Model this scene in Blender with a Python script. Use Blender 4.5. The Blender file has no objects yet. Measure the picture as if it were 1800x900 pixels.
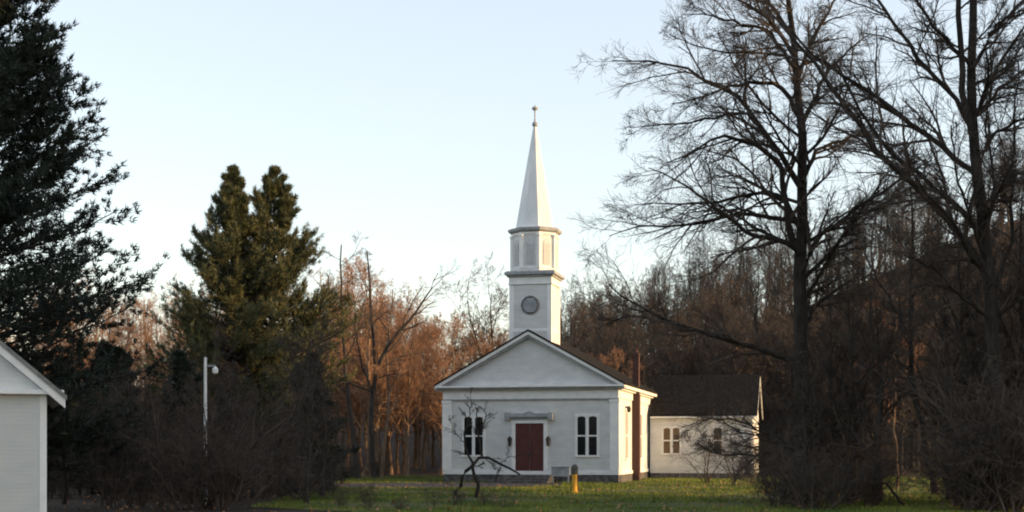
import bpy, bmesh, math, random
import numpy as np
from mathutils import Vector

random.seed(7)
SC = bpy.context.scene
COL = SC.collection
R = math.radians

# ------------------------------------------------------------------ camera, sky, sun, exposure
F = 2400.0 / 1800.0 * 36.0          # focal length on a 36 mm sensor
HORIZON = 790.0                      # image row (of 900) of the eye level
EYE = 2.0
cam = bpy.data.cameras.new('camera')
cam.lens = F; cam.sensor_width = 36.0
cam.shift_y = (HORIZON - 450.0) / 1800.0
cam.clip_start = 0.1; cam.clip_end = 5000
camo = bpy.data.objects.new('camera', cam); COL.objects.link(camo)
camo.location = (0, 0, EYE); camo.rotation_euler = (R(90), 0, 0)
SC.camera = camo

SUN_EL, SUN_A = 9.5, -11.0           # elevation; azimuth measured from +X towards +Y
world = bpy.data.worlds.new('World'); SC.world = world; world.use_nodes = True
wn = world.node_tree.nodes; wl = world.node_tree.links
sky = wn.new('ShaderNodeTexSky'); sky.sky_type = 'NISHITA'; sky.sun_disc = False
sky.sun_elevation = R(SUN_EL); sky.sun_rotation = R(90 - SUN_A)
sky.altitude = 100; sky.air_density = 1.0; sky.dust_density = 0.6; sky.ozone_density = 0.15
bg = wn['Background']; bg.inputs['Strength'].default_value = 0.15
veil = wn.new('ShaderNodeMix'); veil.data_type = 'RGBA'; veil.inputs[0].default_value = 0.5   # thin high cloud over the whole sky
veil.inputs[7].default_value = (2.60, 2.66, 2.92, 1)
wl.new(sky.outputs[0], veil.inputs[6]); wl.new(veil.outputs[2], bg.inputs['Color'])
sun = bpy.data.lights.new('sun', 'SUN'); sun.energy = 2.8; sun.angle = R(0.5); sun.color = (1.0, 0.62, 0.28)
suno = bpy.data.objects.new('sun', sun); COL.objects.link(suno)
sd = Vector((math.cos(R(SUN_EL)) * math.cos(R(SUN_A)), math.cos(R(SUN_EL)) * math.sin(R(SUN_A)), math.sin(R(SUN_EL))))
suno.rotation_euler = sd.to_track_quat('Z', 'Y').to_euler(); suno.location = (60, 40, 60)
SC.view_settings.view_transform = 'Standard'; SC.view_settings.look = 'None'
SC.view_settings.gamma = 1.0; SC.view_settings.use_curve_mapping = False
SC.view_settings.exposure = 1.28
SC.cycles.filter_width = 2.0
SC.cycles.max_bounces = 6

# ------------------------------------------------------------------ helpers
def P(px, py, Z):
    return np.array([(px - 900.0) * Z / 2400.0, Z, EYE + (HORIZON - py) * Z / 2400.0])
def X(px, Z): return (px - 900.0) * Z / 2400.0

def mat(name, c1, c2=None, scale=3.0, rough=0.85, bump=0.0, bscale=None, stretch=(1, 1, 1), detail=6.0, spec=0.3, lo=0.35, hi=0.65):
    m = bpy.data.materials.new(name); m.use_nodes = True
    n = m.node_tree.nodes; l = m.node_tree.links; b = n['Principled BSDF']
    b.inputs['Roughness'].default_value = rough
    b.inputs['Specular IOR Level'].default_value = spec
    b.inputs['Base Color'].default_value = (*c1, 1)
    if c2 is not None:
        tc = n.new('ShaderNodeTexCoord'); mp = n.new('ShaderNodeMapping'); mp.inputs['Scale'].default_value = stretch
        nt = n.new('ShaderNodeTexNoise'); nt.inputs['Scale'].default_value = scale; nt.inputs['Detail'].default_value = detail
        rp = n.new('ShaderNodeValToRGB')
        rp.color_ramp.elements[0].position = lo; rp.color_ramp.elements[0].color = (*c1, 1)
        rp.color_ramp.elements[1].position = hi; rp.color_ramp.elements[1].color = (*c2, 1)
        l.new(tc.outputs['Object'], mp.inputs[0]); l.new(mp.outputs[0], nt.inputs['Vector'])
        l.new(nt.outputs['Fac'], rp.inputs[0]); l.new(rp.outputs[0], b.inputs['Base Color'])
        if bump:
            n2 = n.new('ShaderNodeTexNoise'); n2.inputs['Scale'].default_value = bscale or scale * 4
            l.new(mp.outputs[0], n2.inputs['Vector'])
            bp = n.new('ShaderNodeBump'); bp.inputs['Strength'].default_value = bump; bp.inputs['Distance'].default_value = 0.05
            l.new(n2.outputs['Fac'], bp.inputs['Height']); l.new(bp.outputs[0], b.inputs['Normal'])
    return m

def siding(name, c1, c2, pitch=0.13):
    m = mat(name, c1, c2, scale=1.2, rough=0.7, stretch=(1, 1, 2.2), lo=0.3, hi=0.7)
    n = m.node_tree.nodes; l = m.node_tree.links
    tc = n.new('ShaderNodeTexCoord'); w = n.new('ShaderNodeTexWave'); w.wave_type = 'BANDS'; w.bands_direction = 'Z'; w.wave_profile = 'SAW'
    w.inputs['Scale'].default_value = 1.0 / pitch / 3.1831 * 1.0
    l.new(tc.outputs['Object'], w.inputs['Vector'])
    bp = n.new('ShaderNodeBump'); bp.inputs['Strength'].default_value = 0.9; bp.inputs['Distance'].default_value = 0.03
    l.new(w.outputs['Fac'], bp.inputs['Height']); l.new(bp.outputs[0], n['Principled BSDF'].inputs['Normal'])
    return m

def brick(name, c1, c2, mortar, scale=5.0):
    m = bpy.data.materials.new(name); m.use_nodes = True
    n = m.node_tree.nodes; l = m.node_tree.links; b = n['Principled BSDF']; b.inputs['Roughness'].default_value = 0.9
    tc = n.new('ShaderNodeTexCoord'); mp = n.new('ShaderNodeMapping'); mp.inputs['Rotation'].default_value = (R(90), 0, 0)
    br = n.new('ShaderNodeTexBrick'); br.inputs['Scale'].default_value = scale
    br.inputs['Color1'].default_value = (*c1, 1); br.inputs['Color2'].default_value = (*c2, 1); br.inputs['Mortar'].default_value = (*mortar, 1)
    l.new(tc.outputs['Object'], mp.inputs[0]); l.new(mp.outputs[0], br.inputs['Vector']); l.new(br.outputs['Color'], b.inputs['Base Color'])
    return m

M = {}
M['siding'] = siding('white clapboard', (0.66, 0.68, 0.70), (0.82, 0.83, 0.84))
M['trim'] = mat('white trim paint', (0.74, 0.75, 0.76), (0.84, 0.84, 0.83), 2.0, 0.55)
M['greytrim_shade'] = mat('grey paint and cornice shade', (0.26, 0.28, 0.30), (0.38, 0.40, 0.42), 3.0, 0.7)  # grey paint; on the church mouldings it paints in the cornice's shadow
M['metalroof'] = mat('spire sheet', (0.60, 0.63, 0.66), (0.72, 0.74, 0.76), 2.5, 0.5, stretch=(1, 1, 0.3))
M['shingle'] = mat('dark shingle', (0.012, 0.011, 0.010), (0.028, 0.025, 0.023), 6.0, 1.0, spec=0.05, bump=0.5, bscale=14)
M['stone'] = mat('foundation stone', (0.06, 0.058, 0.06), (0.15, 0.145, 0.14), 4.0, 0.95, bump=0.6)
M['door'] = mat('dark red door paint', (0.075, 0.022, 0.02), (0.105, 0.034, 0.03), 3.0, 0.5)
M['glass'] = mat('window glass', (0.010, 0.012, 0.014), None, rough=0.12, spec=0.45)
M['glasslit'] = mat('amber-lit window glass', (0.16, 0.10, 0.05), (0.10, 0.07, 0.045), 3.0, 0.2, spec=0.4)  # amber light caught by the panes, put into the glass colour
M['louver'] = mat('louvre grey', (0.50, 0.51, 0.53), (0.60, 0.61, 0.63), 8.0, 0.8)
M['ventgrey'] = mat('dark vent grey', (0.10, 0.105, 0.115), (0.15, 0.16, 0.17), 6.0, 0.7)
M['iron'] = mat('black iron', (0.02, 0.02, 0.022), (0.04, 0.04, 0.04), 6.0, 0.5)
M['brick'] = brick('red brick', (0.055, 0.024, 0.02), (0.085, 0.037, 0.03), (0.075, 0.055, 0.05))
M['yellow'] = mat('yellow post paint', (0.70, 0.40, 0.05), (0.55, 0.28, 0.03), 5.0, 0.6)
M['bronze'] = mat('dark grey cap', (0.06, 0.065, 0.06), (0.10, 0.10, 0.09), 5.0, 0.6)
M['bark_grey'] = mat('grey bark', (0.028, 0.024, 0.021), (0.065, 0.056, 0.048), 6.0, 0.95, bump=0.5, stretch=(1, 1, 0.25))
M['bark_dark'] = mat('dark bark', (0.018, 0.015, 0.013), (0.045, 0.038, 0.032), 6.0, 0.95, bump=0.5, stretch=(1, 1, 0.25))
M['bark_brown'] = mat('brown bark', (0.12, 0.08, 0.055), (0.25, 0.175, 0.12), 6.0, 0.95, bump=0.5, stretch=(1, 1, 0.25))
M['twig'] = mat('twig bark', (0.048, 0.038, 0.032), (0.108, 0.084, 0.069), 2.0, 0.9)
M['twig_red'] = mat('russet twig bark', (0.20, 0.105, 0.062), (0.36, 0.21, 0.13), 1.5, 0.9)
M['leaf_brown'] = mat('withered leaf', (0.22, 0.105, 0.045), (0.40, 0.21, 0.095), 1.5, 0.8)
M['needle_dark'] = mat('dark needles', (0.012, 0.019, 0.014), (0.030, 0.041, 0.028), 1.1, 0.6)
M['needle_pine'] = mat('pine needles', (0.030, 0.046, 0.022), (0.125, 0.120, 0.050), 0.7, 0.6)
M['grass'] = mat('grass blades', (0.065, 0.115, 0.018), (0.21, 0.235, 0.042), 0.35, 0.75)
M['lawn'] = mat('lawn', (0.05, 0.062, 0.016), (0.11, 0.10, 0.03), 0.5, 0.95, bump=0.6, bscale=9)
M['litter'] = mat('leaf litter', (0.018, 0.013, 0.010), (0.055, 0.034, 0.022), 0.6, 0.95, bump=0.8, bscale=6, detail=10)
M['asphalt'] = mat('old asphalt', (0.035, 0.035, 0.037), (0.062, 0.061, 0.062), 1.2, 0.9, bump=0.3, bscale=30)
M['wood'] = mat('weathered wood', (0.05, 0.042, 0.036), (0.10, 0.085, 0.07), 4.0, 0.9)

def meta(o, label=None, cat=None, group=None, kind=None):
    if label: o['label'] = label
    if cat: o['category'] = cat
    if group: o['group'] = group
    if kind: o['kind'] = kind
    return o
def thing(name, loc, rz, label, cat, group=None):
    o = bpy.data.objects.new(name, None); COL.objects.link(o)
    o.location = loc; o.rotation_euler = (0, 0, rz); o.empty_display_size = 0.5
    return meta(o, label, cat, group)
def link(name, me, parent=None):
    o = bpy.data.objects.new(name, me); COL.objects.link(o)
    if parent is not None: o.parent = parent
    return o

class MB:
    """collects simple solids into one mesh"""
    def __init__(self): self.bm = bmesh.new()
    def box(self, x0, x1, y0, y1, z0, z1, mi=0):
        b = self.bm
        v = [b.verts.new(c) for c in ((x0, y0, z0), (x1, y0, z0), (x1, y1, z0), (x0, y1, z0), (x0, y0, z1), (x1, y0, z1), (x1, y1, z1), (x0, y1, z1))]
        for f in ((0, 3, 2, 1), (4, 5, 6, 7), (0, 1, 5, 4), (1, 2, 6, 5), (2, 3, 7, 6), (3, 0, 4, 7)):
            b.faces.new([v[i] for i in f]).material_index = mi
        return self
    def prism(self, poly, a0, a1, axis='y', mi=0):
        """poly of (u,w) in the plane across the axis, extruded along it"""
        b = self.bm
        def pt(u, w, a): return (u, a, w) if axis == 'y' else ((a, u, w) if axis == 'x' else (u, w, a))
        A = [b.verts.new(pt(u, w, a0)) for u, w in poly]; B = [b.verts.new(pt(u, w, a1)) for u, w in poly]
        n = len(poly); fs = [b.faces.new(A), b.faces.new(B[::-1])]
        for i in range(n): fs.append(b.faces.new((A[i], B[i], B[(i + 1) % n], A[(i + 1) % n])))
        for f in fs: f.material_index = mi
        return self
    def lathe(self, prof, cx, cy, n=8, ph=0.0, mi=0):
        """prof: (radius, z) from bottom to top"""
        b = self.bm; rings = []
        for r, z in prof:
            if r < 1e-6: rings.append([b.verts.new((cx, cy, z))])
            else: rings.append([b.verts.new((cx + r * math.cos(ph + 2 * math.pi * i / n), cy + r * math.sin(ph + 2 * math.pi * i / n), z)) for i in range(n)])
        for p, q in zip(rings, rings[1:]):
            for i in range(n):
                j = (i + 1) % n
                if len(p) == 1 and len(q) == 1: continue
                if len(q) == 1: b.faces.new((p[i], p[j], q[0]))
                elif len(p) == 1: b.faces.new((p[0], q[j], q[i]))
                else: b.faces.new((p[i], p[j], q[j], q[i]))
        for ring, top in ((rings[0], False), (rings[-1], True)):
            if len(ring) > 2: b.faces.new(ring if top else ring[::-1])
        return self
    def build(self, name, mats, parent=None, bevel=0.0, smooth=False, mtx=None):
        bmesh.ops.recalc_face_normals(self.bm, faces=self.bm.faces)
        me = bpy.data.meshes.new(name); self.bm.to_mesh(me); self.bm.free()
        for m in (mats if isinstance(mats, (list, tuple)) else [mats]): me.materials.append(m)
        if mtx is not None: me.transform(mtx)
        if smooth:
            me.polygons.foreach_set('use_smooth', [True] * len(me.polygons))
        o = link(name, me, parent)
        if bevel:
            bv = o.modifiers.new('bevel', 'BEVEL'); bv.width = bevel; bv.segments = 1; bv.limit_method = 'ANGLE'
        return o

# ---- numpy meshes: tubes, tufts, blades
def mesh_from(name, V, faces_list, mats, midx=None, smooth=True):
    """faces_list: list of (array (n,k), material index)"""
    me = bpy.data.meshes.new(name)
    V = np.ascontiguousarray(V, dtype=np.float32)
    me.vertices.add(len(V)); me.vertices.foreach_set('co', V.ravel())
    nl = sum(f.size for f, _ in faces_list); nf = sum(len(f) for f, _ in faces_list)
    me.loops.add(nl); me.polygons.add(nf)
    idx = np.concatenate([f.ravel() for f, _ in faces_list]).astype(np.int32)
    tot = np.concatenate([np.full(len(f), f.shape[1]) for f, _ in faces_list])
    st = np.concatenate([[0], np.cumsum(tot)[:-1]]).astype(np.int32)
    me.loops.foreach_set('vertex_index', idx)
    me.polygons.foreach_set('loop_start', st)
    mi = np.concatenate([np.full(len(f), m) for f, m in faces_list]).astype(np.int32)
    for m in mats: me.materials.append(m)
    me.polygons.foreach_set('material_index', mi)
    if smooth: me.polygons.foreach_set('use_smooth', np.ones(nf, dtype=bool))
    me.update(calc_edges=True); me.validate()
    return me

def norm(v): return v / np.maximum(np.linalg.norm(v, axis=-1, keepdims=True), 1e-9)

def tubes(P_, R_, s):
    N, K, _ = P_.shape
    t = norm(np.gradient(P_, axis=1))
    ref = np.where(np.abs(t[..., 2:3]) > 0.9, np.array([1.0, 0, 0]), np.array([0, 0, 1.0]))
    u = norm(np.cross(t, ref)); v = np.cross(t, u)
    a = np.arange(s) * 2 * math.pi / s
    V = P_[:, :, None, :] + R_[:, :, None, None] * (np.cos(a)[:, None] * u[:, :, None, :] + np.sin(a)[:, None] * v[:, :, None, :])
    base = np.arange(N * K * s).reshape(N, K, s)
    nx = np.roll(base, -1, axis=2)
    f = np.stack([base[:, :-1], base[:, 1:], nx[:, 1:], nx[:, :-1]], axis=-1).reshape(-1, 4)
    return V.reshape(-1, 3), f

def tube_mesh(name, sets, mats):
    """sets: list of (P,R,sides,material index)"""
    Vs, Fs, off = [], [], 0
    for P_, R_, s, mi in sets:
        V, f = tubes(P_, R_, s); Fs.append((f + off, mi)); Vs.append(V); off += len(V)
    return Vs, Fs, off

def resample(pts, K):
    pts = np.asarray(pts, float); d = np.concatenate([[0], np.cumsum(np.linalg.norm(np.diff(pts, axis=0), axis=1))])
    t = np.linspace(0, d[-1], K)
    return np.stack([np.interp(t, d, pts[:, i]) for i in range(3)], axis=1)

def spawn(P_, R_, m, rng, t0=0.2, t1=1.0, ang=(0.6, 1.1), lf=0.5, rf=0.6, K=5, up=0.05, wob=0.18, rmin=0.006, taper=0.3, lmax=99, flat=0.0):
    N, K0, _ = P_.shape
    L = np.linalg.norm(np.diff(P_, axis=1), axis=2).sum(1)
    t = t0 + (t1 - t0) * (np.arange(m)[None, :] + rng.uniform(0, 1, (N, m))) / m
    x = np.clip(t * (K0 - 1), 0, K0 - 1.001); i = x.astype(int); fr = (x - i)[..., None]
    n = np.arange(N)[:, None]
    p = P_[n, i] * (1 - fr) + P_[n, i + 1] * fr
    tan = norm(P_[n, i + 1] - P_[n, i])
    r = (R_[n, i] * (1 - fr[..., 0]) + R_[n, i + 1] * fr[..., 0])
    rnd = rng.normal(size=(N, m, 3)); rnd[..., 2] *= (1 - flat)
    perp = norm(np.cross(tan, np.cross(rnd, tan)))
    a = rng.uniform(ang[0], ang[1], (N, m, 1))
    d = norm(np.cos(a) * tan + np.sin(a) * perp + np.array([0, 0, up]))
    ln = np.minimum(L[:, None] * lf * (1.15 - 0.65 * t) * rng.uniform(0.6, 1.35, (N, m)), lmax)
    d = d.reshape(-1, 3); p = p.reshape(-1, 3); ln = ln.reshape(-1); r = r.reshape(-1)
    out = [p]
    for k in range(K - 1):
        p = p + d * (ln / (K - 1))[:, None]; out.append(p)
        d = norm(d + rng.normal(size=d.shape) * wob + np.array([0, 0, up]))
    Q = np.stack(out, axis=1)
    r0 = np.maximum(r * rf, rmin)
    RR = np.maximum(r0[:, None] * np.linspace(1, taper, K)[None, :], rmin * 0.7)
    return Q, RR

def leaves(P_, n, rng, size):
    i = rng.integers(0, len(P_), n); k = rng.integers(1, P_.shape[1], n)
    c = P_[i, k] + rng.normal(size=(n, 3)) * 0.05
    a = norm(rng.normal(size=(n, 3))); b = norm(np.cross(a, rng.normal(size=(n, 3))))
    s = size * rng.uniform(0.6, 1.3, (n, 1))
    V = np.stack([c - a * s, c + b * s * 0.6, c + a * s, c - b * s * 0.6], axis=1).reshape(-1, 3)
    return V, np.arange(n * 4).reshape(n, 4)

def tufts(C, A, n, rng, ln, w, spread=0.75):
    """n blades round each centre C along axis A"""
    Mn = len(C)
    d = norm(A[:, None, :] + rng.normal(size=(Mn, n, 3)) * spread)
    side = norm(np.cross(d, rng.normal(size=(Mn, n, 3))))
    l = ln * rng.uniform(0.6, 1.25, (Mn, n, 1))
    b = C[:, None, :] + rng.normal(size=(Mn, n, 3)) * ln * 0.18
    V = np.stack([b - side * w, b + side * w, b + d * l], axis=2).reshape(-1, 3)
    return V, np.arange(Mn * n * 3).reshape(-1, 3)

def bare_meshes(name, trunkP, trunkR, limbs, rng, lv, barkm, twigm, leafn=0, leafs=0.07, twr=0.006, up=0.06, sides=6, flat=0.0):
    """trunk mesh (trunks and limbs) and crown mesh (twigs, leaves). limbs: (P,R) or None"""
    sets = [(trunkP, trunkR, sides + 2, 0)]
    if limbs is not None: sets.append((limbs[0], limbs[1], sides, 0))
    Vs, Fs, off = tube_mesh('t', sets, None)
    tm = mesh_from(name + '_trunk', np.concatenate(Vs), Fs, [barkm])
    cs = []; cur = limbs if limbs is not None else (trunkP, trunkR); last = None
    for j, (m, lf, K, s) in enumerate(lv):
        Q, RR = spawn(cur[0], cur[1], m, rng, t0=0.18 if j else 0.12, lf=lf, rf=0.62, K=K, up=up, wob=0.16 if flat else 0.2, rmin=twr, ang=(0.4, 0.85) if flat else (0.6, 1.1), flat=flat)
        cs.append((Q, RR, s, 0)); cur = (Q, RR)
    Vs, Fs, off = tube_mesh('c', cs, None)
    if leafn:
        V, f = leaves(cur[0], leafn, rng, leafs); Vs.append(V); Fs.append((f + off, 1))
    cm = mesh_from(name + '_crown', np.concatenate(Vs), Fs, [twigm, M['leaf_brown']])
    return tm, cm

def forest_tree(name, seed, H, r0, barkm, twigm, leafn=0, fork=0.0, lv=((7, 0.5, 4, 4), (5, 0.5, 4, 3), (5, 0.55, 3, 3)), nl=13, clear=0.3, twr=0.011, spreadf=0.33):
    rng = np.random.default_rng(seed)
    K = 10; z = np.linspace(0, H, K)
    tp = np.stack([np.cumsum(rng.normal(size=K) * 0.10) * H / 12, np.cumsum(rng.normal(size=K) * 0.10) * H / 12, z], axis=1)[None]
    tp[0, 0, :2] = 0
    tr = (r0 * (1 - 0.9 * (z / H)) + 0.012)[None]; tr[0, 0] *= 1.35
    if fork:
        b = tp[0].copy(); k = 3; b[k:] = b[k:] + np.outer(np.linspace(0, 1, K - k), [H * fork, rng.normal() * H * 0.1, -H * 0.06])
        b[:k] = tp[0, :k]; tp = np.concatenate([tp, b[None]]); tr = np.concatenate([tr, tr * 0.8])
    limbs = spawn(tp, tr, nl, rng, t0=clear, t1=0.97, ang=(0.5, 0.95), lf=spreadf, rf=0.55, K=7, up=0.10, wob=0.14, rmin=0.012)
    return bare_meshes(name, tp, tr, limbs, rng, lv, barkm, twigm, leafn=leafn, twr=twr)

def shrub_mesh(seed, H, nst, twigm, leafn=0, lv=((6, 0.55, 5, 3), (5, 0.55, 4, 3), (4, 0.6, 4, 3)), lean=0.35, twr=0.006):
    rng = np.random.default_rng(seed); K = 6
    d = norm(np.concatenate([rng.normal(size=(nst, 2)) * lean, np.ones((nst, 1))], axis=1))
    p = np.concatenate([rng.normal(size=(nst, 2)) * 0.25, np.zeros((nst, 1)) - 0.05], axis=1); out = [p]
    ln = H * rng.uniform(0.6, 1.0, nst)
    for k in range(K - 1):
        p = p + d * (ln / (K - 1))[:, None]; out.append(p); d = norm(d + rng.normal(size=d.shape) * 0.16 + np.array([0, 0, 0.02]))
    Q = np.stack(out, 1); RR = (0.035 * H / 4 * np.linspace(1, 0.3, K))[None].repeat(nst, 0)
    sets = [(Q, RR, 5, 0)]; cur = (Q, RR)
    for m, lf, kk, s in lv:
        cur = spawn(cur[0], cur[1], m, rng, t0=0.12, lf=lf, rf=0.6, K=kk, up=0.05, wob=0.22, rmin=twr); sets.append((cur[0], cur[1], s, 0))
    Vs, Fs, off = tube_mesh('s', sets, None)
    if leafn:
        V, f = leaves(cur[0], leafn, rng, 0.06); Vs.append(V); Fs.append((f + off, 1))
    return mesh_from('shrub', np.concatenate(Vs), Fs, [twigm, M['leaf_brown']])

def conifer_meshes(name, seed, H, rad, z0, needle, step=0.5, per=6, tuft_n=14, tuft_l=0.32, tuft_w=0.03, droop=-0.05, tipup=0.25, shape=0.9, sub=9, open_=0.0, r0=0.28, ang=0.15, lop=None, spread=0.75, lenv=(0.62, 1.12)):
    rng = np.random.default_rng(seed)
    K = 12; z = np.linspace(0, H, K)
    tp = np.stack([np.cumsum(rng.normal(size=K) * 0.04), np.cumsum(rng.normal(size=K) * 0.04), z], axis=1)[None]; tp[0, 0, :2] = 0
    tr = (r0 * (1 - 0.93 * z / H) + 0.01)[None]
    Bp, Br = [], []
    zz = z0
    while zz < H - 0.15:
        u = (zz - z0) / (H - z0)
        rr = rad * (1 - u) ** shape * min(1.0, 0.72 + 1.2 * u) + 0.08
        for j in range(per):
            if rng.uniform() < open_: continue
            az = rng.uniform(0, 2 * math.pi); l = rr * rng.uniform(*lenv)
            if lop: l *= lop(az)
            k6 = 6; d = np.array([math.cos(az), math.sin(az), droop + ang * rng.uniform(0.2, 1.6) + 0.5 * u]); d /= np.linalg.norm(d)
            hz = zz + rng.uniform(-0.25, 0.25)
            p = np.array([np.interp(hz, z, tp[0, :, 0]), np.interp(hz, z, tp[0, :, 1]), hz]); pts = [p]
            for k in range(k6 - 1):
                p = p + d * l / (k6 - 1); pts.append(p)
                d = d + rng.normal(size=3) * 0.06 + np.array([0, 0, tipup * (0.4 if k < 2 else 1.0) * 0.35]); d /= np.linalg.norm(d)
            Bp.append(np.array(pts)); Br.append(np.linspace(0.045, 0.012, k6) * (0.5 + l / rad) )
        zz += step * rng.uniform(0.8, 1.2)
    Bp = np.array(Bp); Br = np.array(Br)
    sets = [(tp, tr, 8, 0), (Bp, Br, 4, 0)]
    S, SR = spawn(Bp, Br, sub, rng, t0=0.25, t1=1.0, ang=(0.5, 0.95), lf=0.34, rf=0.5, K=4, up=tipup * 0.5, wob=0.12, rmin=0.007, flat=0.5)
    Vs, Fs, off = tube_mesh('t', sets, None)
    tm = mesh_from(name + '_trunk', np.concatenate(Vs), Fs, [M['bark_dark']])
    C, A = [], []
    for k in (1, 2, 3):
        C.append(S[:, k]); A.append(norm(S[:, k] - S[:, k - 1]) + np.array([0, 0, tipup]))
    mid = 0.5 * (S[:, 1] + S[:, 2]); C.append(mid); A.append(norm(S[:, 2] - S[:, 1]) + np.array([0, 0, tipup]))
    for k in (4, 5):
        C.append(Bp[:, k]); A.append(norm(Bp[:, k] - Bp[:, k - 1]) + np.array([0, 0, tipup]))
    C.append(tp[0, -2:]); A.append(np.array([[0, 0, 1.0]] * 2))
    C = np.concatenate(C); A = norm(np.concatenate(A))
    V, f = tufts(C, A, tuft_n, rng, tuft_l, tuft_w, spread)
    Vt, Ft, off = tube_mesh('c', [(S, SR, 3, 0)], None)
    cm = mesh_from(name + '_crown', np.concatenate(Vt + [V]), Ft + [(f + off, 1)], [M['bark_dark'], needle], smooth=False)
    return tm, cm

def tree_thing(kind, tm, cm, loc, rz, label, cat, group=None, scale=1.0):
    t = thing(kind, loc, rz, label, cat, group); t.scale = (scale,) * 3 if not isinstance(scale, tuple) else scale
    link('trunk', tm, t); link('crown', cm, t)
    return t

# ------------------------------------------------------------------ ground, lawn, drive
def hgt(x, y):
    x = np.asarray(x, float); y = np.asarray(y, float)
    s = np.clip((y - 104) / 75, 0, 1); s = s * s * (3 - 2 * s)
    rise = 8.5 + 0.37 * np.clip(x - 4, 0, 110) + 0.02 * np.clip(-x, 0, 120)
    bumps = 0.7 * np.sin(x * 0.11 + 1) * np.cos(y * 0.07) * s
    return s * rise + bumps
def H1(x, y): return float(hgt(x, y))
xs = np.unique(np.concatenate([np.linspace(-1500, -120, 14), np.linspace(-120, 200, 161), np.linspace(200, 1500, 14)]))
ys = np.unique(np.concatenate([np.linspace(-400, 90, 12), np.linspace(90, 200, 56), np.linspace(200, 2500, 14)]))
gx, gy = np.meshgrid(xs, ys); V = np.stack([gx, gy, hgt(gx, gy)], -1).reshape(-1, 3)
i = np.arange(gx.size).reshape(gx.shape)
f = np.stack([i[:-1, :-1], i[:-1, 1:], i[1:, 1:], i[1:, :-1]], -1).reshape(-1, 4)
meta(link('ground', mesh_from('ground', V, [(f, 0)], [M['litter']])), kind='structure')

def sheet(name, outline, z, m, rag=0.0, seed=1):
    rng = random.Random(seed); pts = []
    for (a, b) in zip(outline, outline[1:] + outline[:1]):
        n = max(1, int(math.dist(a, b) / 1.5)) if rag else 1
        for k in range(n):
            t = k / n; pts.append((a[0] + (b[0] - a[0]) * t + rng.uniform(-rag, rag), a[1] + (b[1] - a[1]) * t + rng.uniform(-rag, rag)))
    bm = bmesh.new(); bm.faces.new([bm.verts.new((x, y, z)) for x, y in pts])
    bmesh.ops.recalc_face_normals(bm, faces=bm.faces)
    if bm.faces[:][0].normal.z < 0: bmesh.ops.reverse_faces(bm, faces=bm.faces)
    me = bpy.data.meshes.new(name); bm.to_mesh(me); bm.free(); me.materials.append(m)
    return meta(link(name, me), kind='structure')
LAWN = [(-9, 47), (-3, 41), (8, 38), (24, 38), (40, 44), (60, 50), (60, 92), (30, 97), (10, 100), (-16, 99), (-15, 84), (-12, 78), (-9.5, 60)]
sheet('lawn', LAWN, 0.02, M['lawn'], rag=0.5)
DRIVE = [(-26, 70), (-12, 69.5), (-2, 70.5), (2.6, 73.5), (3.0, 80.2), (-1.0, 81.2), (-7, 79.5), (-26, 80)]
sheet('driveway', DRIVE, 0.045, M['asphalt'], rag=0.15, seed=3)

def inpoly(px, py, poly):
    c = np.zeros(px.shape, bool); n = len(poly)
    for k in range(n):
        x1, y1 = poly[k]; x2, y2 = poly[(k + 1) % n]
        cond = ((y1 > py) != (y2 > py)) & (px < (x2 - x1) * (py - y1) / (y2 - y1 + 1e-12) + x1)
        c ^= cond
    return c
rng = np.random.default_rng(11)
bx = rng.uniform(-16, 34, 240000); by = rng.uniform(39, 98, 240000)
k = inpoly(bx, by, LAWN) & ~inpoly(bx, by, DRIVE) & (np.abs(bx) < by * 0.40 + 2)
bx, by = bx[k], by[k]
patch = np.sin(bx * 0.55 + 1.7 * np.sin(by * 0.31)) + np.sin(by * 0.8 + bx * 0.25 + 2 * np.sin(bx * 0.2)); k = rng.uniform(0, 1, len(bx)) < np.clip(0.75 + 0.5 * patch, 0.12, 1)
bx, by = bx[k], by[k]; n = len(bx)
clump = 0.5 + 0.5 * np.sin(bx * 0.9 + np.sin(by * 0.6) * 2) * np.cos(by * 0.7)
hh = (0.05 + 0.10 * rng.uniform(0, 1, n)) * (0.6 + 0.7 * clump)
a = rng.uniform(0, 2 * math.pi, n); w = 0.018
s = np.stack([np.cos(a) * w, np.sin(a) * w, np.zeros(n)], -1)
c = np.stack([bx, by, np.full(n, 0.018)], -1)
tip = c + np.stack([rng.normal(size=n) * 0.04, rng.normal(size=n) * 0.04, hh], -1)
V = np.stack([c - s, c + s, tip], 1).reshape(-1, 3)
meta(link('grass', mesh_from('grass', V, [(np.arange(n * 3).reshape(-1, 3), 0)], [M['grass']], smooth=False)),
     'short yellow green grass growing on the lawn before the white church', 'grass', kind='stuff')

n = 6000; lx = rng.uniform(-18, 34, n); ly = rng.uniform(39, 98, n); k = (np.abs(lx) < ly * 0.42) & ~((lx > -7) & (lx < 8.5) & (ly > 78.5)); k &= rng.uniform(0, 1, n) < 0.35 + 0.5 * np.sin(lx * 0.35 + ly * 0.2) ** 2
lx, ly = lx[k], ly[k]; n = len(lx); s = rng.uniform(0.04, 0.085, (n, 1)); a = rng.uniform(0, 6.28, n)
c = np.stack([lx, ly, rng.uniform(0.055, 0.10, n)], -1); u = np.stack([np.cos(a), np.sin(a), rng.normal(size=n) * 0.5], -1) * s; v = np.stack([-np.sin(a), np.cos(a), rng.normal(size=n) * 0.5], -1) * s * 0.6
meta(link('fallen_leaves', mesh_from('fallen_leaves', np.stack([c - u, c + v, c + u, c - v], 1).reshape(-1, 3), [(np.arange(n * 4).reshape(-1, 4), 0)], [M['leaf_brown']], smooth=False)),
     'brown fallen leaves scattered over the lawn and the driveway', 'leaves', kind='stuff')

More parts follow.
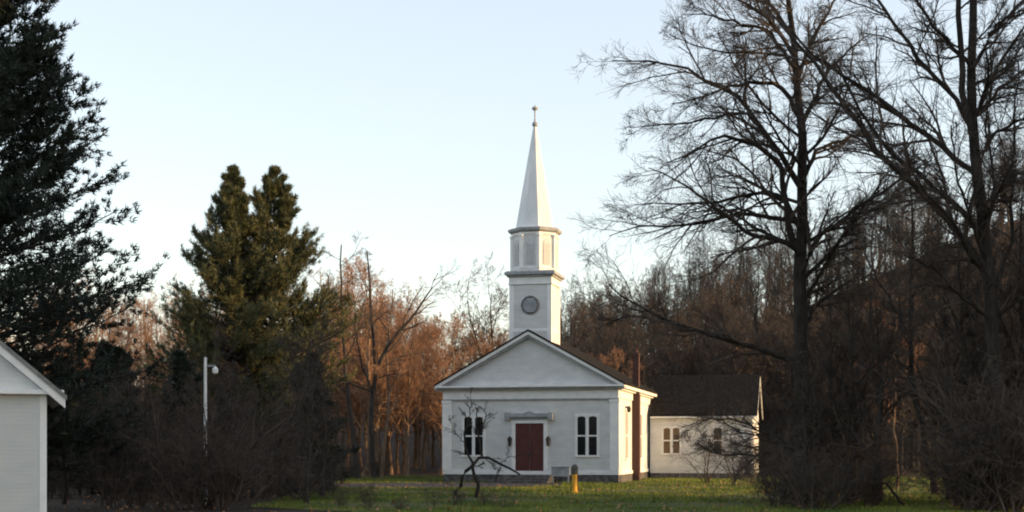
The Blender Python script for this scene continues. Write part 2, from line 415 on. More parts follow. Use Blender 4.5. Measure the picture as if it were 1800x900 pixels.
# ------------------------------------------------------------------ church
TH = R(13.4)
ch = thing('church', (1.035, 81.25, 0), -TH, 'white wooden church with a pedimented front, dark red door and tall steeple', 'church')
W, L = 5.36, 14.4
MB().box(-W + 0.02, W - 0.02, 0.02, L - 0.02, -0.4, 0.52).build('foundation', M['stone'], ch)
MB().box(-W + 0.06, W - 0.06, 0.06, L - 0.06, 0.52, 5.66).build('wall', M['siding'], ch)
tr = MB()
tr.box(-W, W, -0.02, 0.055, 0.50, 0.72)                       # water table
tr.box(-W + 0.003, W - 0.003, -0.01, 0.055, 5.02, 5.548)       # frieze
tr.box(W - 0.055, W + 0.01, 0.06, L, 0.50, 0.70); tr.box(-W - 0.01, -W + 0.055, 0.06, L, 0.50, 0.70)
tr.box(W - 0.055, W + 0.008, 0.06, L, 5.05, 5.6); tr.box(-W - 0.008, -W + 0.055, 0.06, L, 5.05, 5.6)
tr.build('frieze', M['trim'], ch, bevel=0.008)
for sx in (-1, 1):
    p = MB()
    a, b = sorted((sx * (W - 0.52), sx * (W + 0.03)))
    p.box(a, b, -0.04, 0.058, 0.722, 4.78)
    p.box(a - 0.03, b + 0.03, -0.07, 0.05, 4.78, 4.938)
    a2, b2 = sorted((sx * (W - 0.055), sx * (W + 0.032)))
    p.box(a2, b2, 0.06, 0.72, 0.702, 4.8)
    a2, b2 = sorted((sx * (W - 0.055), sx * (W + 0.07)))
    p.box(a2, b2, 0.052, 0.76, 4.8, 4.98)
    p.build('pilaster', M['trim'], ch, bevel=0.01)
EV, AP, OV = 5.80, 9.02, 5.78
sl = (AP - EV) / OV
def band(top, thick, half):        # rake band below the roof line
    zt = AP + top
    return [(-half, zt - sl * half), (0, zt), (half, zt - sl * half), (half, zt - sl * half - thick), (0, zt - thick), (-half, zt - sl * half - thick)]
MB().prism(band(0.10, 0.10, OV + 0.04), -0.42, L + 0.3).build('roof', M['shingle'], ch)
MB().prism(band(0.0, 0.20, OV), -0.38, -0.24).build('raking_cornice', M['trim'], ch, bevel=0.01)
MB().prism(band(-0.203, 0.15, OV - 0.05), -0.28, -0.05).build('raking_moulding_shade', M['greytrim_shade'], ch, bevel=0.01)  # its grey paints the shade beneath the raking cornice
MB().prism([(-W, 5.8), (0, AP - 0.3), (W, 5.8)], 0.06, 0.3).build('pediment', M['siding'], ch)
MB().box(-W - 0.02, W + 0.02, -0.06, 0.05, 4.94, 5.018).box(-OV + 0.12, OV - 0.12, -0.24, 0.04, 5.55, 5.687).build('moulding_shade', M['greytrim_shade'], ch, bevel=0.01)  # grey bands painting the shadow lines of frieze and cornice
co = MB()
co.box(-OV + 0.01, OV - 0.01, -0.40, 0.05, 5.69, 5.80)
for sx in (-1, 1):
    a, b = sorted((sx * (W - 0.05), sx * OV)); co.box(a, b, 0.055, L + 0.2, 5.60, 5.79)
    a, b = sorted((sx * (W - 0.05), sx * (W + 0.2))); co.box(a, b, 0.06, L + 0.1, 5.50, 5.597)
co.build('cornice', M['trim'], ch, bevel=0.01)
# entrance
df = MB(); df.box(-1.08, -0.86, -0.03, 0.058, 0.70, 3.55); df.box(0.86, 1.08, -0.03, 0.058, 0.70, 3.55); df.box(-1.12, 1.12, -0.045, 0.058, 3.552, 3.72)
df.build('door_frame', M['trim'], ch, bevel=0.01)
for sx in (-1, 1):
    d = MB(); a, b = sorted((sx * 0.008, sx * 0.855)); d.box(a, b, 0.02, 0.056, 0.70, 3.545)
    for (z0, z1) in ((0.85, 1.55), (1.7, 2.55), (2.7, 3.4)):
        d.box(a + 0.12, b - 0.12, 0.004, 0.019, z0, z1)
    do = d.build('door', M['door'], ch, bevel=0.006)
    a, b = sorted((sx * 0.05, sx * 0.09)); MB().box(a, b, -0.05, 0.019, 1.6, 1.78).build('handle', M['iron'], do)
hd = MB(); hd.box(-1.45, 1.45, -0.22, 0.056, 3.92, 4.14); hd.box(-1.36, 1.36, -0.14, 0.057, 3.84, 3.918)
for sx in (-1, 1):
    a, b = sorted((sx * 1.18, sx * 1.47)); hd.box(a, b, -0.27, 0.0565, 3.74, 4.2)
hd.prism([(-0.35, 4.143), (0.35, 4.143), (0, 4.27)], -0.18, 0.05)
hd.build('door_hood', M['greytrim_shade'], ch, bevel=0.015)
for sx in (-1, 1):
    la = MB(); la.lathe([(0.02, 2.18), (0.09, 2.24), (0.14, 2.62), (0.16, 2.64), (0.05, 2.76), (0.0, 2.82)], sx * 1.17, -0.16, 8); la.box(sx * 1.17 - 0.03, sx * 1.17 + 0.03, -0.12, 0.058, 2.5, 2.56)
    la.build('wall_lantern', M['iron'], ch)
MB().box(-1.5, 1.5, -1.1, 0.01, -0.1, 0.5).box(-1.5, 1.5, -1.5, -1.1, -0.1, 0.32).box(-1.5, 1.5, -1.9, -1.5, -0.1, 0.16).build('front_steps', M['stone'], ch, bevel=0.01)
MB().box(1.52, 2.6, -0.9, -0.82, 0.42, 0.95).box(1.5, 2.65, -0.95, -0.78, 0.952, 1.0).box(1.56, 1.64, -0.895, -0.825, -0.1, 0.42).box(2.48, 2.56, -0.895, -0.825, -0.1, 0.42).build('ramp_rail', M['greytrim_shade'], ch)

def arch_window(parent, cx, z0, z1, w, y, glassm, name='window', axis='front', twin=True):
    """pair of tall round-shouldered sashes; built facing -y then turned for the side"""
    mtx = None
    if axis == 'side':
        from mathutils import Matrix
        mtx = Matrix.Translation((W - 0.06, cx, 0)) @ Matrix.Rotation(R(90), 4, 'Z'); cx = 0.0; y = 0.0
    f = MB(); t = 0.10
    f.box(cx - w / 2 - t, cx - w / 2, y - 0.05, y - 0.003, z0, z1); f.box(cx + w / 2, cx + w / 2 + t, y - 0.05, y - 0.003, z0, z1)
    f.box(cx - w / 2 - t - 0.03, cx + w / 2 + t + 0.03, y - 0.09, y - 0.002, z0 - 0.12, z0 - 0.002)
    f.box(cx - w / 2 - t - 0.02, cx + w / 2 + t + 0.02, y - 0.06, y - 0.002, z1 + 0.002, z1 + 0.13)
    halves = [(-w / 2, -0.055), (0.055, w / 2)] if twin else [(-w / 2, w / 2)]
    if twin: f.box(cx - 0.055, cx + 0.055, y - 0.052, y - 0.004, z0, z1)
    fo = f.build('window', M['trim'], parent, bevel=0.008, mtx=mtx)
    s = MB(); g = MB()
    zm = (z0 + z1) / 2
    for a, b in halves:
        a += cx; b += cx
        g.box(a + 0.002, b - 0.002, y - 0.018, y - 0.004, z0 + 0.002, z1 - 0.002)
        s.box(a + 0.003, b - 0.003, y - 0.034, y - 0.02, zm - 0.045, zm + 0.045)
        s.box(a + 0.003, a + 0.04, y - 0.032, y - 0.021, z0 + 0.01, z1 - 0.01); s.box(b - 0.04, b - 0.003, y - 0.032, y - 0.021, z0 + 0.01, z1 - 0.01)
        # rounded shoulders
        r_ = (b - a) / 2; n = 8; mc = (a + b) / 2
        for sg in (-1, 1):
            poly = [(mc + sg * r_ * 0.99, z1 - 0.003), (mc, z1 - 0.003)] + [(mc + sg * r_ * 0.99 * math.sin(q * math.pi / 2 / n), z1 - r_ * 0.55 * (1 - math.cos(q * math.pi / 2 / n)) - 0.004) for q in range(1, n + 1)]
            s.prism(poly if sg > 0 else poly[::-1], y - 0.040, y - 0.0205)
    g.build('pane', glassm, fo, mtx=mtx); s.build('sash', M['trim'], fo, mtx=mtx)
    return fo
for cx in (-3.45, 3.48): arch_window(ch, cx, 1.66, 3.95, 1.24, 0.06, M['glass'])
for d in (3.45, 9.6): arch_window(ch, d, 1.45, 4.25, 1.0, 0.0, M['glasslit'], axis='side')
# side lantern and brick chimney that breaks through the eave
MB().box(W - 0.06, W + 0.24, 2.9, 3.06, 4.52, 4.62).lathe([(0.05, 4.25), (0.11, 4.3), (0.13, 4.5), (0.02, 4.6)], W + 0.16, 2.98, 8).build('side_lamp', M['iron'], ch)
ck = MB(); ck.box(W - 0.05, W + 0.40, 5.7, 6.3, -0.3, 5.45); ck.box(W - 0.02, W + 0.36, 5.76, 6.24, 5.452, 7.85); ck.box(W - 0.06, W + 0.40, 5.72, 6.28, 7.852, 7.95); ck.box(W - 0.02, W + 0.36, 5.76, 6.24, 7.952, 8.08)
cko = ck.build('chimney', M['brick'], ch)
MB().lathe([(0.11, 8.082), (0.10, 8.3)], W + 0.17, 6.0, 10).build('chimney_pot', M['brick'], cko)
# steeple
TY, T = 1.53, 1.262
MB().box(-T, T, TY - T, TY + T, 7.6, 12.3).build('tower', M['siding'], ch)
tt = MB()
for sx in (-1, 1):
    for sy in (-1, 1):
        a, b = sorted((sx * (T - 0.24), sx * (T + 0.03))); c, d = sorted((TY + sy * (T - 0.24), TY + sy * (T + 0.03))); tt.box(a, b, c, d, 7.7, 11.92)
e = T + 0.05; tt.box(-e, e, TY - e, TY + e, 11.922, 12.3); e = T + 0.09; tt.box(-e, e, TY - e, TY + e, 11.86, 11.919)
e = T + 0.02; tt.box(-e, e, TY - e, TY + e, 9.02, 9.2)
tt.build('tower_trim', M['trim'], ch, bevel=0.01)
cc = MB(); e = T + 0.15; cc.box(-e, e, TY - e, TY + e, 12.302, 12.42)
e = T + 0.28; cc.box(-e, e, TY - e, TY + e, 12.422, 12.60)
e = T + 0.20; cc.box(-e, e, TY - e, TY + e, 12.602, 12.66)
cc.build('tower_cornice', M['greytrim_shade'], ch, bevel=0.015)
from mathutils import Matrix
def disc(prof, n=28):
    m = MB(); m.lathe(prof, 0, 0, n); return m
rot = Matrix.Translation((0, TY - T, 10.62)) @ Matrix.Rotation(R(90), 4, 'X')
fr = disc([(0.56, 0.0), (0.56, 0.07), (0.48, 0.09), (0.42, 0.05)]).build('round_vent', M['ventgrey'], ch, mtx=rot)
lv_ = MB()
for q in range(7):
    z = 10.62 - 0.36 + q * 0.12; hw = math.sqrt(max(0.02, 0.43 ** 2 - (z - 10.62) ** 2))
    lv_.prism([(TY - T - 0.092, z - 0.05), (TY - T - 0.085, z - 0.06), (TY - T - 0.052, z + 0.03), (TY - T - 0.06, z + 0.045)], -hw, hw, axis='x')
lv_.build('louvre', M['greytrim_shade'], fr)
O = R(22.5)
RB = 1.40
MB().lathe([(RB + 0.10, 12.66), (RB + 0.10, 12.86), (RB, 12.87), (RB, 15.0)], 0, TY, 8, O).build('belfry', M['siding'], ch)
bt = MB()
for q in range(8):
    aa = O + q * math.pi / 4; bt.lathe([(0.14, 12.862), (0.14, 14.72), (0.18, 14.75), (0.18, 14.86)], RB * 0.985 * math.cos(aa), TY + RB * 0.985 * math.sin(aa), 8, O)
bt.lathe([(RB + 0.06, 14.862), (RB + 0.06, 15.0)], 0, TY, 8, O)
bt.build('belfry_trim', M['trim'], ch)
ap = RB * math.cos(math.pi / 8)
for q in range(8):
    m_ = Matrix.Translation((0, TY, 0)) @ Matrix.Rotation(q * math.pi / 4, 4, 'Z')
    l_ = MB(); y = -ap - 0.01
    poly = [(-0.24, 13.05), (0.24, 13.05), (0.24, 14.35)] + [(0.24 * math.cos(k * math.pi / 10), 14.35 + 0.24 * math.sin(k * math.pi / 10)) for k in range(1, 10)] + [(-0.24, 14.35)]
    l_.prism(poly, y - 0.02, y + 0.03)
    for k in range(12): l_.box(-0.235, 0.235, y - 0.05, y - 0.021, 13.1 + k * 0.105, 13.14 + k * 0.105)
    l_.build('louvre', M['louver'], ch, mtx=m_)
MB().lathe([(RB + 0.10, 15.002), (RB + 0.24, 15.10), (RB + 0.27, 15.24), (RB + 0.12, 15.30)], 0, TY, 8, O).build('belfry_cornice', M['greytrim_shade'], ch)
MB().lathe([(1.22, 15.302), (1.16, 15.45), (0.10, 21.55)], 0, TY, 8, O).build('spire', M['metalroof'], ch)
MB().lathe([(0.10, 21.552), (0.17, 21.62), (0.17, 21.78), (0.07, 21.86), (0.045, 22.0), (0.04, 22.5), (0.05, 22.52), (0.19, 22.62), (0.19, 22.70), (0.05, 22.8), (0.0, 22.9)], 0, TY, 10).build('finial', M['greytrim_shade'], ch, smooth=True)

# ------------------------------------------------------------------ annex behind the church
ax = thing('annex', (9.28, 92.65, 0), -TH, 'low white wooden annex with a dark shingle roof behind the church', 'annex')
AW = 7.0
MB().box(0.1, AW - 0.02, 0.02, 6.2, -0.3, 0.4).build('foundation', M['stone'], ax)
MB().box(0.1, AW, 0.0, 6.2, 0.4, 4.42).prism([(0.0, 4.42), (6.2, 4.42), (3.1, 6.9)], 0.12, AW - 0.002, axis='x').build('wall', M['siding'], ax)
rp = [(-0.4, 4.22), (3.1, 7.02), (6.6, 4.22), (6.6, 4.38), (3.1, 7.18), (-0.4, 4.38)]
MB().prism(rp, 0.12, AW + 0.28, axis='x').build('roof', M['shingle'], ax)
MB().prism([(-0.41, 4.1), (3.1, 6.9), (6.61, 4.1), (6.61, 4.22), (3.1, 7.02), (-0.41, 4.22)], AW + 0.24, AW + 0.30, axis='x').box(0.15, AW + 0.15, -0.40, -0.34, 4.12, 4.24).box(AW - 0.16, AW + 0.03, -0.03, 0.15, 0.42, 4.2).build('trim', M['trim'], ax)
MB().lathe([(0.05, 0.3), (0.05, 4.1)], AW - 0.05, -0.09, 8).build('downspout', M['trim'], ax)
for cx, tw, gm in ((1.55, True, M['glasslit']), (4.65, False, M['glass'])):
    arch_window(ax, cx, 1.75, 3.45, 1.15 if tw else 0.62, 0.0, gm, twin=tw)

# ------------------------------------------------------------------ white garage at the left edge of the view
gx0 = X(80, 36.0)
ga = thing('garage', (gx0, 36.0, 0), R(21.0), 'white garage gable with a grey roof edge beneath the tall dark spruce', 'garage')
GW = 7.6
MB().box(-GW, 0, 0, 8.5, -0.2, 3.5).build('wall', siding('garage siding', (0.62, 0.66, 0.67), (0.70, 0.73, 0.74), 0.11), ga)
pk = 3.5 + GW / 2 * 0.86
MB().prism([(-GW + 0.02, 3.502), (-0.02, 3.502), (-GW / 2, pk)], -0.04, 0.2).build('gable', M['siding'], ga)
MB().box(-GW - 0.45, 0.45, -0.30, -0.045, 3.44, 3.56).build('gable_trim', M['trim'], ga, bevel=0.01)
def rk(o0, o1, half):
    c = -GW / 2; s_ = 0.86
    return [(c - half, pk + o1 - s_ * half), (c, pk + o1), (c + half, pk + o1 - s_ * half), (c + half, pk + o0 - s_ * half), (c, pk + o0), (c - half, pk + o0 - s_ * half)]
MB().prism(rk(0.24, 0.36, GW / 2 + 0.52), -0.42, 8.8).build('roof', mat('grey shingle', (0.16, 0.165, 0.16), (0.25, 0.255, 0.245), 5.0, 0.9), ga)
MB().prism(rk(0.0, 0.238, GW / 2 + 0.48), -0.36, -0.05).build('rake_board', M['trim'], ga)
MB().box(-0.14, 0.03, -0.03, 0.14, 0.0, 3.43).build('corner_board', M['trim'], ga)

# ------------------------------------------------------------------ small things on the lawn
zp = 61.5
po = thing('marker_post', (X(1010, zp), zp, 0), 0, 'yellow marker post with a dark grey cap standing on the lawn', 'post')
MB().lathe([(0.15, -0.05), (0.15, 0.12), (0.12, 0.14), (0.12, 0.88)], 0, 0, 14).build('post', M['yellow'], po)
MB().lathe([(0.13, 0.882), (0.16, 0.90), (0.16, 1.18), (0.14, 1.26), (0.06, 1.33), (0.0, 1.34)], 0, 0, 14).build('cap', M['bronze'], po)
zl = 47.0
lp = thing('lamp_post', (X(361, zl), zl, 0), 0, 'slim white lamp post with a short arm among the dark pines', 'lamp post')
top = EYE + (HORIZON - 628) * zl / 2400
MB().lathe([(0.10, -0.05), (0.10, 0.5), (0.065, 0.55), (0.05, top)], 0, 0, 10).build('pole', M['trim'], lp)
MB().box(0.04, 0.34, -0.03, 0.03, top - 0.33, top - 0.26).build('arm', M['greytrim_shade'], lp)
MB().lathe([(0.03, top - 0.58), (0.09, top - 0.55), (0.11, top - 0.42), (0.05, top - 0.34), (0.0, top - 0.30)], 0.34, 0, 10).build('lamp_head', M['trim'], lp)
zf = 88.0
fe = thing('rail_fence', (X(1618, zf), zf, 0), 0, 'dark wooden rail fence crossing between the trees at right', 'fence')
fl = (1760 - 1618) * zf / 2400
ft = EYE + (HORIZON - 733) * zf / 2400
MB().box(-0.2, fl, -0.05, 0.05, ft - 0.16, ft).box(-0.2, fl, -0.04, 0.04, ft - 1.7, ft - 1.56).build('rail', M['wood'], fe)
for q in range(5):
    MB().box(q * fl / 4 - 0.22, q * fl / 4 - 0.06, -0.14, -0.055, -0.2, ft + 0.05).build('post', M['wood'], fe)

# ------------------------------------------------------------------ hand-placed trees
def limb_arrays(specs, Z, K=12, seed=0, depth=1.0):
    """specs: (polyline of (px,py), start radius, end radius, depth drift)"""
    rng = np.random.default_rng(seed); Ps, Rs = [], []
    for pts, r0, r1, dz in specs:
        n = len(pts); q = np.array([P(px, py, Z + dz * k / (n - 1)) for k, (px, py) in enumerate(pts)])
        q = resample(q, K); q[1:-1] += rng.normal(size=(K - 2, 3)) * 0.035
        Ps.append(q); Rs.append(np.linspace(r0, r1, K))
    return np.array(Ps), np.array(Rs)
def hero(kind, base, Z, trunk, limbs, lv, label, cat, seed, barkm, twigm, extra=14, leafn=0, up=0.0, twr=0.0062):
    rng = np.random.default_rng(seed)
    b = P(base[0], base[1], Z); b[2] = 0
    TP, TR = limb_arrays(trunk, Z, 14, seed); LP, LR = limb_arrays(limbs, Z, 14, seed + 1)
    TP = TP - b; LP = LP - b
    if extra:
        EP, ER = spawn(TP, TR, extra, rng, t0=0.3, t1=1.0, ang=(0.8, 1.35), lf=0.24, rf=0.4, K=14, up=0.02, wob=0.10, rmin=0.015)
        LP = np.concatenate([LP, EP]); LR = np.concatenate([LR, ER])
    tm, cm = bare_meshes(kind, TP, TR, (LP, LR), rng, lv, barkm, twigm, leafn=leafn, twr=twr, up=up, flat=0.35)
    return tree_thing(kind, tm, cm, tuple(b), 0, label, cat)

LV = ((14, 0.36, 8, 4), (9, 0.5, 6, 3), (6, 0.8, 5, 3))
z1 = 50.0
hero('bare_tree', (1416, 886), z1,
     [([(1416, 892), (1413, 750), (1406, 600), (1408, 450), (1412, 330), (1410, 230), (1398, 120), (1388, 40), (1380, -60), (1372, -160)], 0.34, 0.05, 0.6)],
     [([(1407, 445), (1390, 410), (1372, 300), (1350, 262), (1300, 245), (1255, 240), (1235, 255), (1208, 275), (1175, 285)], 0.14, 0.02, -1.5),
      ([(1405, 400), (1380, 352), (1340, 341), (1300, 345), (1255, 360), (1190, 358), (1120, 360)], 0.10, 0.015, 1.0),
      ([(1405, 445), (1385, 426), (1340, 416), (1310, 405), (1265, 372), (1200, 320), (1140, 295)], 0.11, 0.015, -2.0),
      ([(1400, 390), (1360, 385), (1310, 372), (1262, 384), (1200, 395), (1120, 400), (1070, 415)], 0.10, 0.015, 2.0),
      ([(1408, 330), (1360, 250), (1320, 200), (1295, 165), (1240, 142), (1210, 120), (1150, 108), (1075, 106)], 0.13, 0.015, 1.0),
      ([(1340, 225), (1310, 198), (1262, 205), (1220, 214), (1160, 220), (1105, 224)], 0.06, 0.012, -1.5),
      ([(1408, 210), (1372, 152), (1335, 145), (1292, 150), (1250, 166), (1180, 182)], 0.10, 0.014, -1.0),
      ([(1398, 120), (1352, 55), (1300, 42), (1250, 28), (1200, 25)], 0.09, 0.014, 1.0),
      ([(1398, 100), (1350, 30), (1290, -5), (1230, -20)], 0.09, 0.014, -2.0),
      ([(1390, 60), (1340, -10), (1290, -60), (1240, -90)], 0.09, 0.014, 1.0),
      ([(1405, 640), (1340, 616), (1255, 590), (1180, 568), (1130, 546), (1095, 522), (1070, 500)], 0.12, 0.02, -2.0),
      ([(1215, 580), (1160, 560), (1110, 556), (1075, 565), (1050, 580)], 0.05, 0.012, 1.0),
      ([(1406, 600), (1430, 540), (1480, 500), (1540, 480)], 0.10, 0.015, 2.0),
      ([(1408, 480), (1440, 410), (1490, 385), (1545, 365), (1580, 340)], 0.12, 0.015, -1.5),
      ([(1410, 320), (1440, 260), (1500, 240), (1560, 215)], 0.10, 0.015, 2.0),
      ([(1409, 220), (1440, 150), (1490, 90), (1530, 60)], 0.10, 0.015, -2.0),
      ([(1400, 140), (1430, 60), (1470, 0), (1500, -50)], 0.10, 0.015, 1.0),
      ([(1408, 820), (1360, 796), (1320, 800), (1262, 797), (1225, 780)], 0.07, 0.012, -1.0),
      ([(1408, 790), (1350, 772), (1312, 762), (1275, 745), (1250, 720)], 0.06, 0.012, 1.0),
      ([(1410, 800), (1350, 760), (1290, 735), (1240, 738), (1200, 750)], 0.05, 0.012, -2.0)],
     LV, 'tall bare tree before the annex with long arching limbs and one low branch reaching left', 'tree', 21, M['bark_dark'], M['twig'], extra=16)
z2 = 45.0
hero('bare_tree', (1768, 897), z2,
     [([(1768, 902), (1752, 700), (1738, 500), (1726, 350), (1714, 250), (1707, 180), (1706, 90), (1707, 0), (1709, -100)], 0.297, 0.108, 0.5),
      ([(1716, 260), (1694, 180), (1686, 90), (1688, 0), (1692, -100), (1690, -180)], 0.125, 0.060, -0.8)],
     [([(1727, 330), (1700, 286), (1668, 268), (1600, 215), (1540, 168), (1470, 128), (1420, 90), (1385, 45)], 0.106, 0.036, 0.5),
      ([(1742, 500), (1702, 425), (1665, 388), (1602, 322), (1546, 270), (1490, 190), (1452, 140), (1410, 85), (1370, 40)], 0.144, 0.042, -1.2),
      ([(1735, 420), (1672, 352), (1612, 306), (1560, 262), (1502, 180), (1470, 110)], 0.106, 0.036, 1.2),
      ([(1708, 225), (1680, 170), (1640, 135), (1590, 70), (1546, 5), (1520, -50)], 0.096, 0.036, 1.0),
      ([(1706, 120), (1672, 82), (1640, 45), (1612, 0), (1585, -60)], 0.077, 0.030, -1.0),
      ([(1709, 120), (1745, 60), (1790, 10), (1850, -40)], 0.077, 0.030, 0.5),
      ([(1714, 210), (1750, 120), (1800, 50), (1850, 0)], 0.067, 0.024, -1.5),
      ([(1720, 200), (1760, 150), (1800, 125), (1860, 105)], 0.067, 0.024, 1.5),
      ([(1724, 270), (1752, 232), (1792, 210), (1850, 195)], 0.067, 0.024, -1.0),
      ([(1732, 360), (1790, 306), (1850, 280)], 0.067, 0.024, 1.0),
      ([(1735, 400), (1750, 320), (1735, 230), (1742, 160), (1740, 90)], 0.058, 0.024, 2.0),
      ([(1740, 470), (1700, 370), (1680, 290), (1672, 220)], 0.058, 0.024, -2.0),
      ([(1745, 520), (1780, 420), (1778, 300), (1785, 200), (1790, 110)], 0.077, 0.024, 2.0),
      ([(1740, 560), (1690, 520), (1640, 470), (1590, 450)], 0.067, 0.024, -1.5)],
     LV, 'large bare tree at far right with twin upright stems and limbs slanting down to it', 'tree', 22, M['bark_dark'], M['twig'], extra=7)
hero('bare_tree', (1604, 870), 60.0,
     [([(1645, 872), (1636, 800), (1622, 745), (1604, 690), (1600, 560), (1606, 430), (1600, 330)], 0.2, 0.04, 0.5)],
     [([(1602, 600), (1560, 520), (1530, 470), (1510, 400)], 0.08, 0.015, 1), ([(1603, 520), (1650, 450), (1690, 410)], 0.07, 0.015, -1),
      ([(1600, 650), (1540, 620), (1490, 600)], 0.06, 0.012, -1), ([(1636, 800), (1665, 720), (1662, 640)], 0.08, 0.012, 1.5)],
     LV, 'crooked dark tree whose trunk leans left before the rail fence', 'tree', 23, M['bark_dark'], M['twig'], extra=18)
hero('sapling', (1577, 858), 66.0,
     [([(1577, 862), (1576, 800), (1570, 740), (1575, 690), (1572, 600), (1578, 520)], 0.075, 0.02, 0.2)],
     [([(1572, 740), (1550, 700), (1530, 690)], 0.03, 0.01, 0.5), ([(1574, 680), (1600, 640), (1615, 600)], 0.03, 0.01, 0.5)],
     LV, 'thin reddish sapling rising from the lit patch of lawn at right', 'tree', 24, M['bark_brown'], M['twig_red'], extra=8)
hero('bare_tree', (1800, 890), 47.0,
     [([(1790, 890), (1768, 800), (1745, 720), (1722, 660), (1690, 610), (1650, 585)], 0.10, 0.02, 0.5),
      ([(1795, 890), (1785, 790), (1765, 720), (1735, 660), (1712, 600), (1700, 540)], 0.09, 0.02, -0.8),
      ([(1800, 890), (1792, 800), (1790, 700), (1770, 600), (1755, 540)], 0.09, 0.02, 0.8)],
     [([(1768, 800), (1740, 760), (1700, 745)], 0.04, 0.01, 0.5), ([(1745, 720), (1725, 690), (1670, 665)], 0.04, 0.01, -0.5)],
     LV, 'clump of thin leaning stems curving left at the foot of the far right tree', 'tree', 25, M['bark_grey'], M['twig'], extra=8)
hero('dead_tree', (822, 872), 56.0,
     [([(800, 878), (815, 832), (830, 815), (845, 803), (868, 808), (890, 820), (914, 834)], 0.088, 0.036, 0.4),
      ([(836, 876), (840, 850), (832, 825), (820, 795), (816, 768), (824, 738), (806, 716)], 0.082, 0.018, -0.4),
      ([(846, 806), (843, 775), (838, 748), (836, 715)], 0.061, 0.018, 0.2)],
     [([(824, 740), (830, 715), (826, 690)], 0.027, 0.007, 0.2), ([(843, 770), (852, 735), (856, 710)], 0.034, 0.007, 0.2), ([(880, 815), (900, 800), (925, 800)], 0.020, 0.006, 0.2),
      ([(818, 780), (800, 760), (790, 735)], 0.020, 0.006, 0.2)],
     ((9, 0.34, 5, 3), (6, 0.45, 4, 3), (3, 0.5, 3, 3)), 'broken dark tree with a drooping limb before the left church window', 'tree', 26, M['bark_dark'], M['twig'], extra=3)
hero('dead_branch', (1590, 895), 46.5,
     [([(1592, 896), (1575, 868), (1562, 850), (1540, 846), (1522, 856), (1510, 870)], 0.06, 0.02, 0.3)],
     [([(1562, 850), (1572, 830), (1570, 810)], 0.02, 0.008, 0.2)], ((4, 0.4, 4, 3), (4, 0.4, 3, 3)),
     'dark fallen branch arching over the grass at lower right', 'branch', 27, M['bark_dark'], M['twig'], extra=0)

LW = ((8, 0.4, 6, 4), (6, 0.5, 5, 3), (5, 0.6, 4, 3))
hero('bare_tree', (656, 840), 92.0,
     [([(657, 842), (652, 760), (655, 690), (660, 640), (652, 560), (650, 490), (645, 440)], 0.20, 0.04, 0.4)],
     [([(659, 655), (675, 618), (700, 585), (735, 545), (756, 508), (770, 480)], 0.16, 0.03, -0.5), ([(655, 690), (635, 640), (625, 580), (622, 520)], 0.09, 0.02, 0.6)],
     LW, 'dark forked tree left of the church with one limb slanting right toward the steeple', 'tree', 41, M['bark_grey'], M['twig'], extra=9)
hero('bare_tree', (628, 842), 90.0,
     [([(629, 844), (620, 760), (608, 660), (602, 570), (598, 490), (600, 430)], 0.19, 0.04, 0.4)],
     [([(606, 640), (630, 580), (640, 520)], 0.08, 0.02, 0.5), ([(603, 580), (580, 530), (575, 480)], 0.08, 0.02, -0.5)],
     LW, 'dark slender tree leaning slightly left at the right edge of the pines', 'tree', 42, M['bark_grey'], M['twig'], extra=9)
hero('bare_tree', (672, 842), 93.0,
     [([(670, 844), (676, 780), (684, 700), (680, 620), (686, 560), (690, 510)], 0.15, 0.03, 0.4)],
     [([(682, 690), (705, 650), (715, 600)], 0.07, 0.02, 0.5)],
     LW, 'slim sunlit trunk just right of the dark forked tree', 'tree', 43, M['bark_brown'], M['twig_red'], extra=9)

# conifers
tm, cm = conifer_meshes('spruce', 31, 22.0, 7.6, 1.2, M['needle_dark'], step=0.48, per=7, tuft_n=14, tuft_l=0.23, tuft_w=0.024, ang=0.20, tipup=0.28, shape=0.8, sub=20, open_=0.05, r0=0.36, spread=0.6)
tree_thing('spruce', tm, cm, (X(-75, 45), 45.0, 0), 0.4, 'tall dark spruce with ragged upturned branches behind the white garage', 'tree')
tm, cm = conifer_meshes('pine', 32, 16.2, 5.9, 1.6, M['needle_pine'], step=0.48, per=8, tuft_n=14, tuft_l=0.25, tuft_w=0.018, ang=0.22, tipup=0.42, shape=0.84, sub=14, open_=0.10, lenv=(0.55, 1.12), spread=0.55)
tree_thing('pine', tm, cm, (X(412, 70), 70.0, 0), 0, 'bushy olive pine with the highest top, left one of the joined pair', 'tree')
tm, cm = conifer_meshes('pine', 33, 16.6, 5.6, 4.6, M['needle_pine'], step=0.50, per=8, tuft_n=14, tuft_l=0.25, tuft_w=0.018, ang=0.22, tipup=0.42, shape=0.84, sub=14, open_=0.12, lenv=(0.55, 1.12), spread=0.55)
tree_thing('pine', tm, cm, (X(478, 72), 72.0, 0), 1.0, 'bushy olive pine beside the taller one, its lower trunk showing', 'tree')

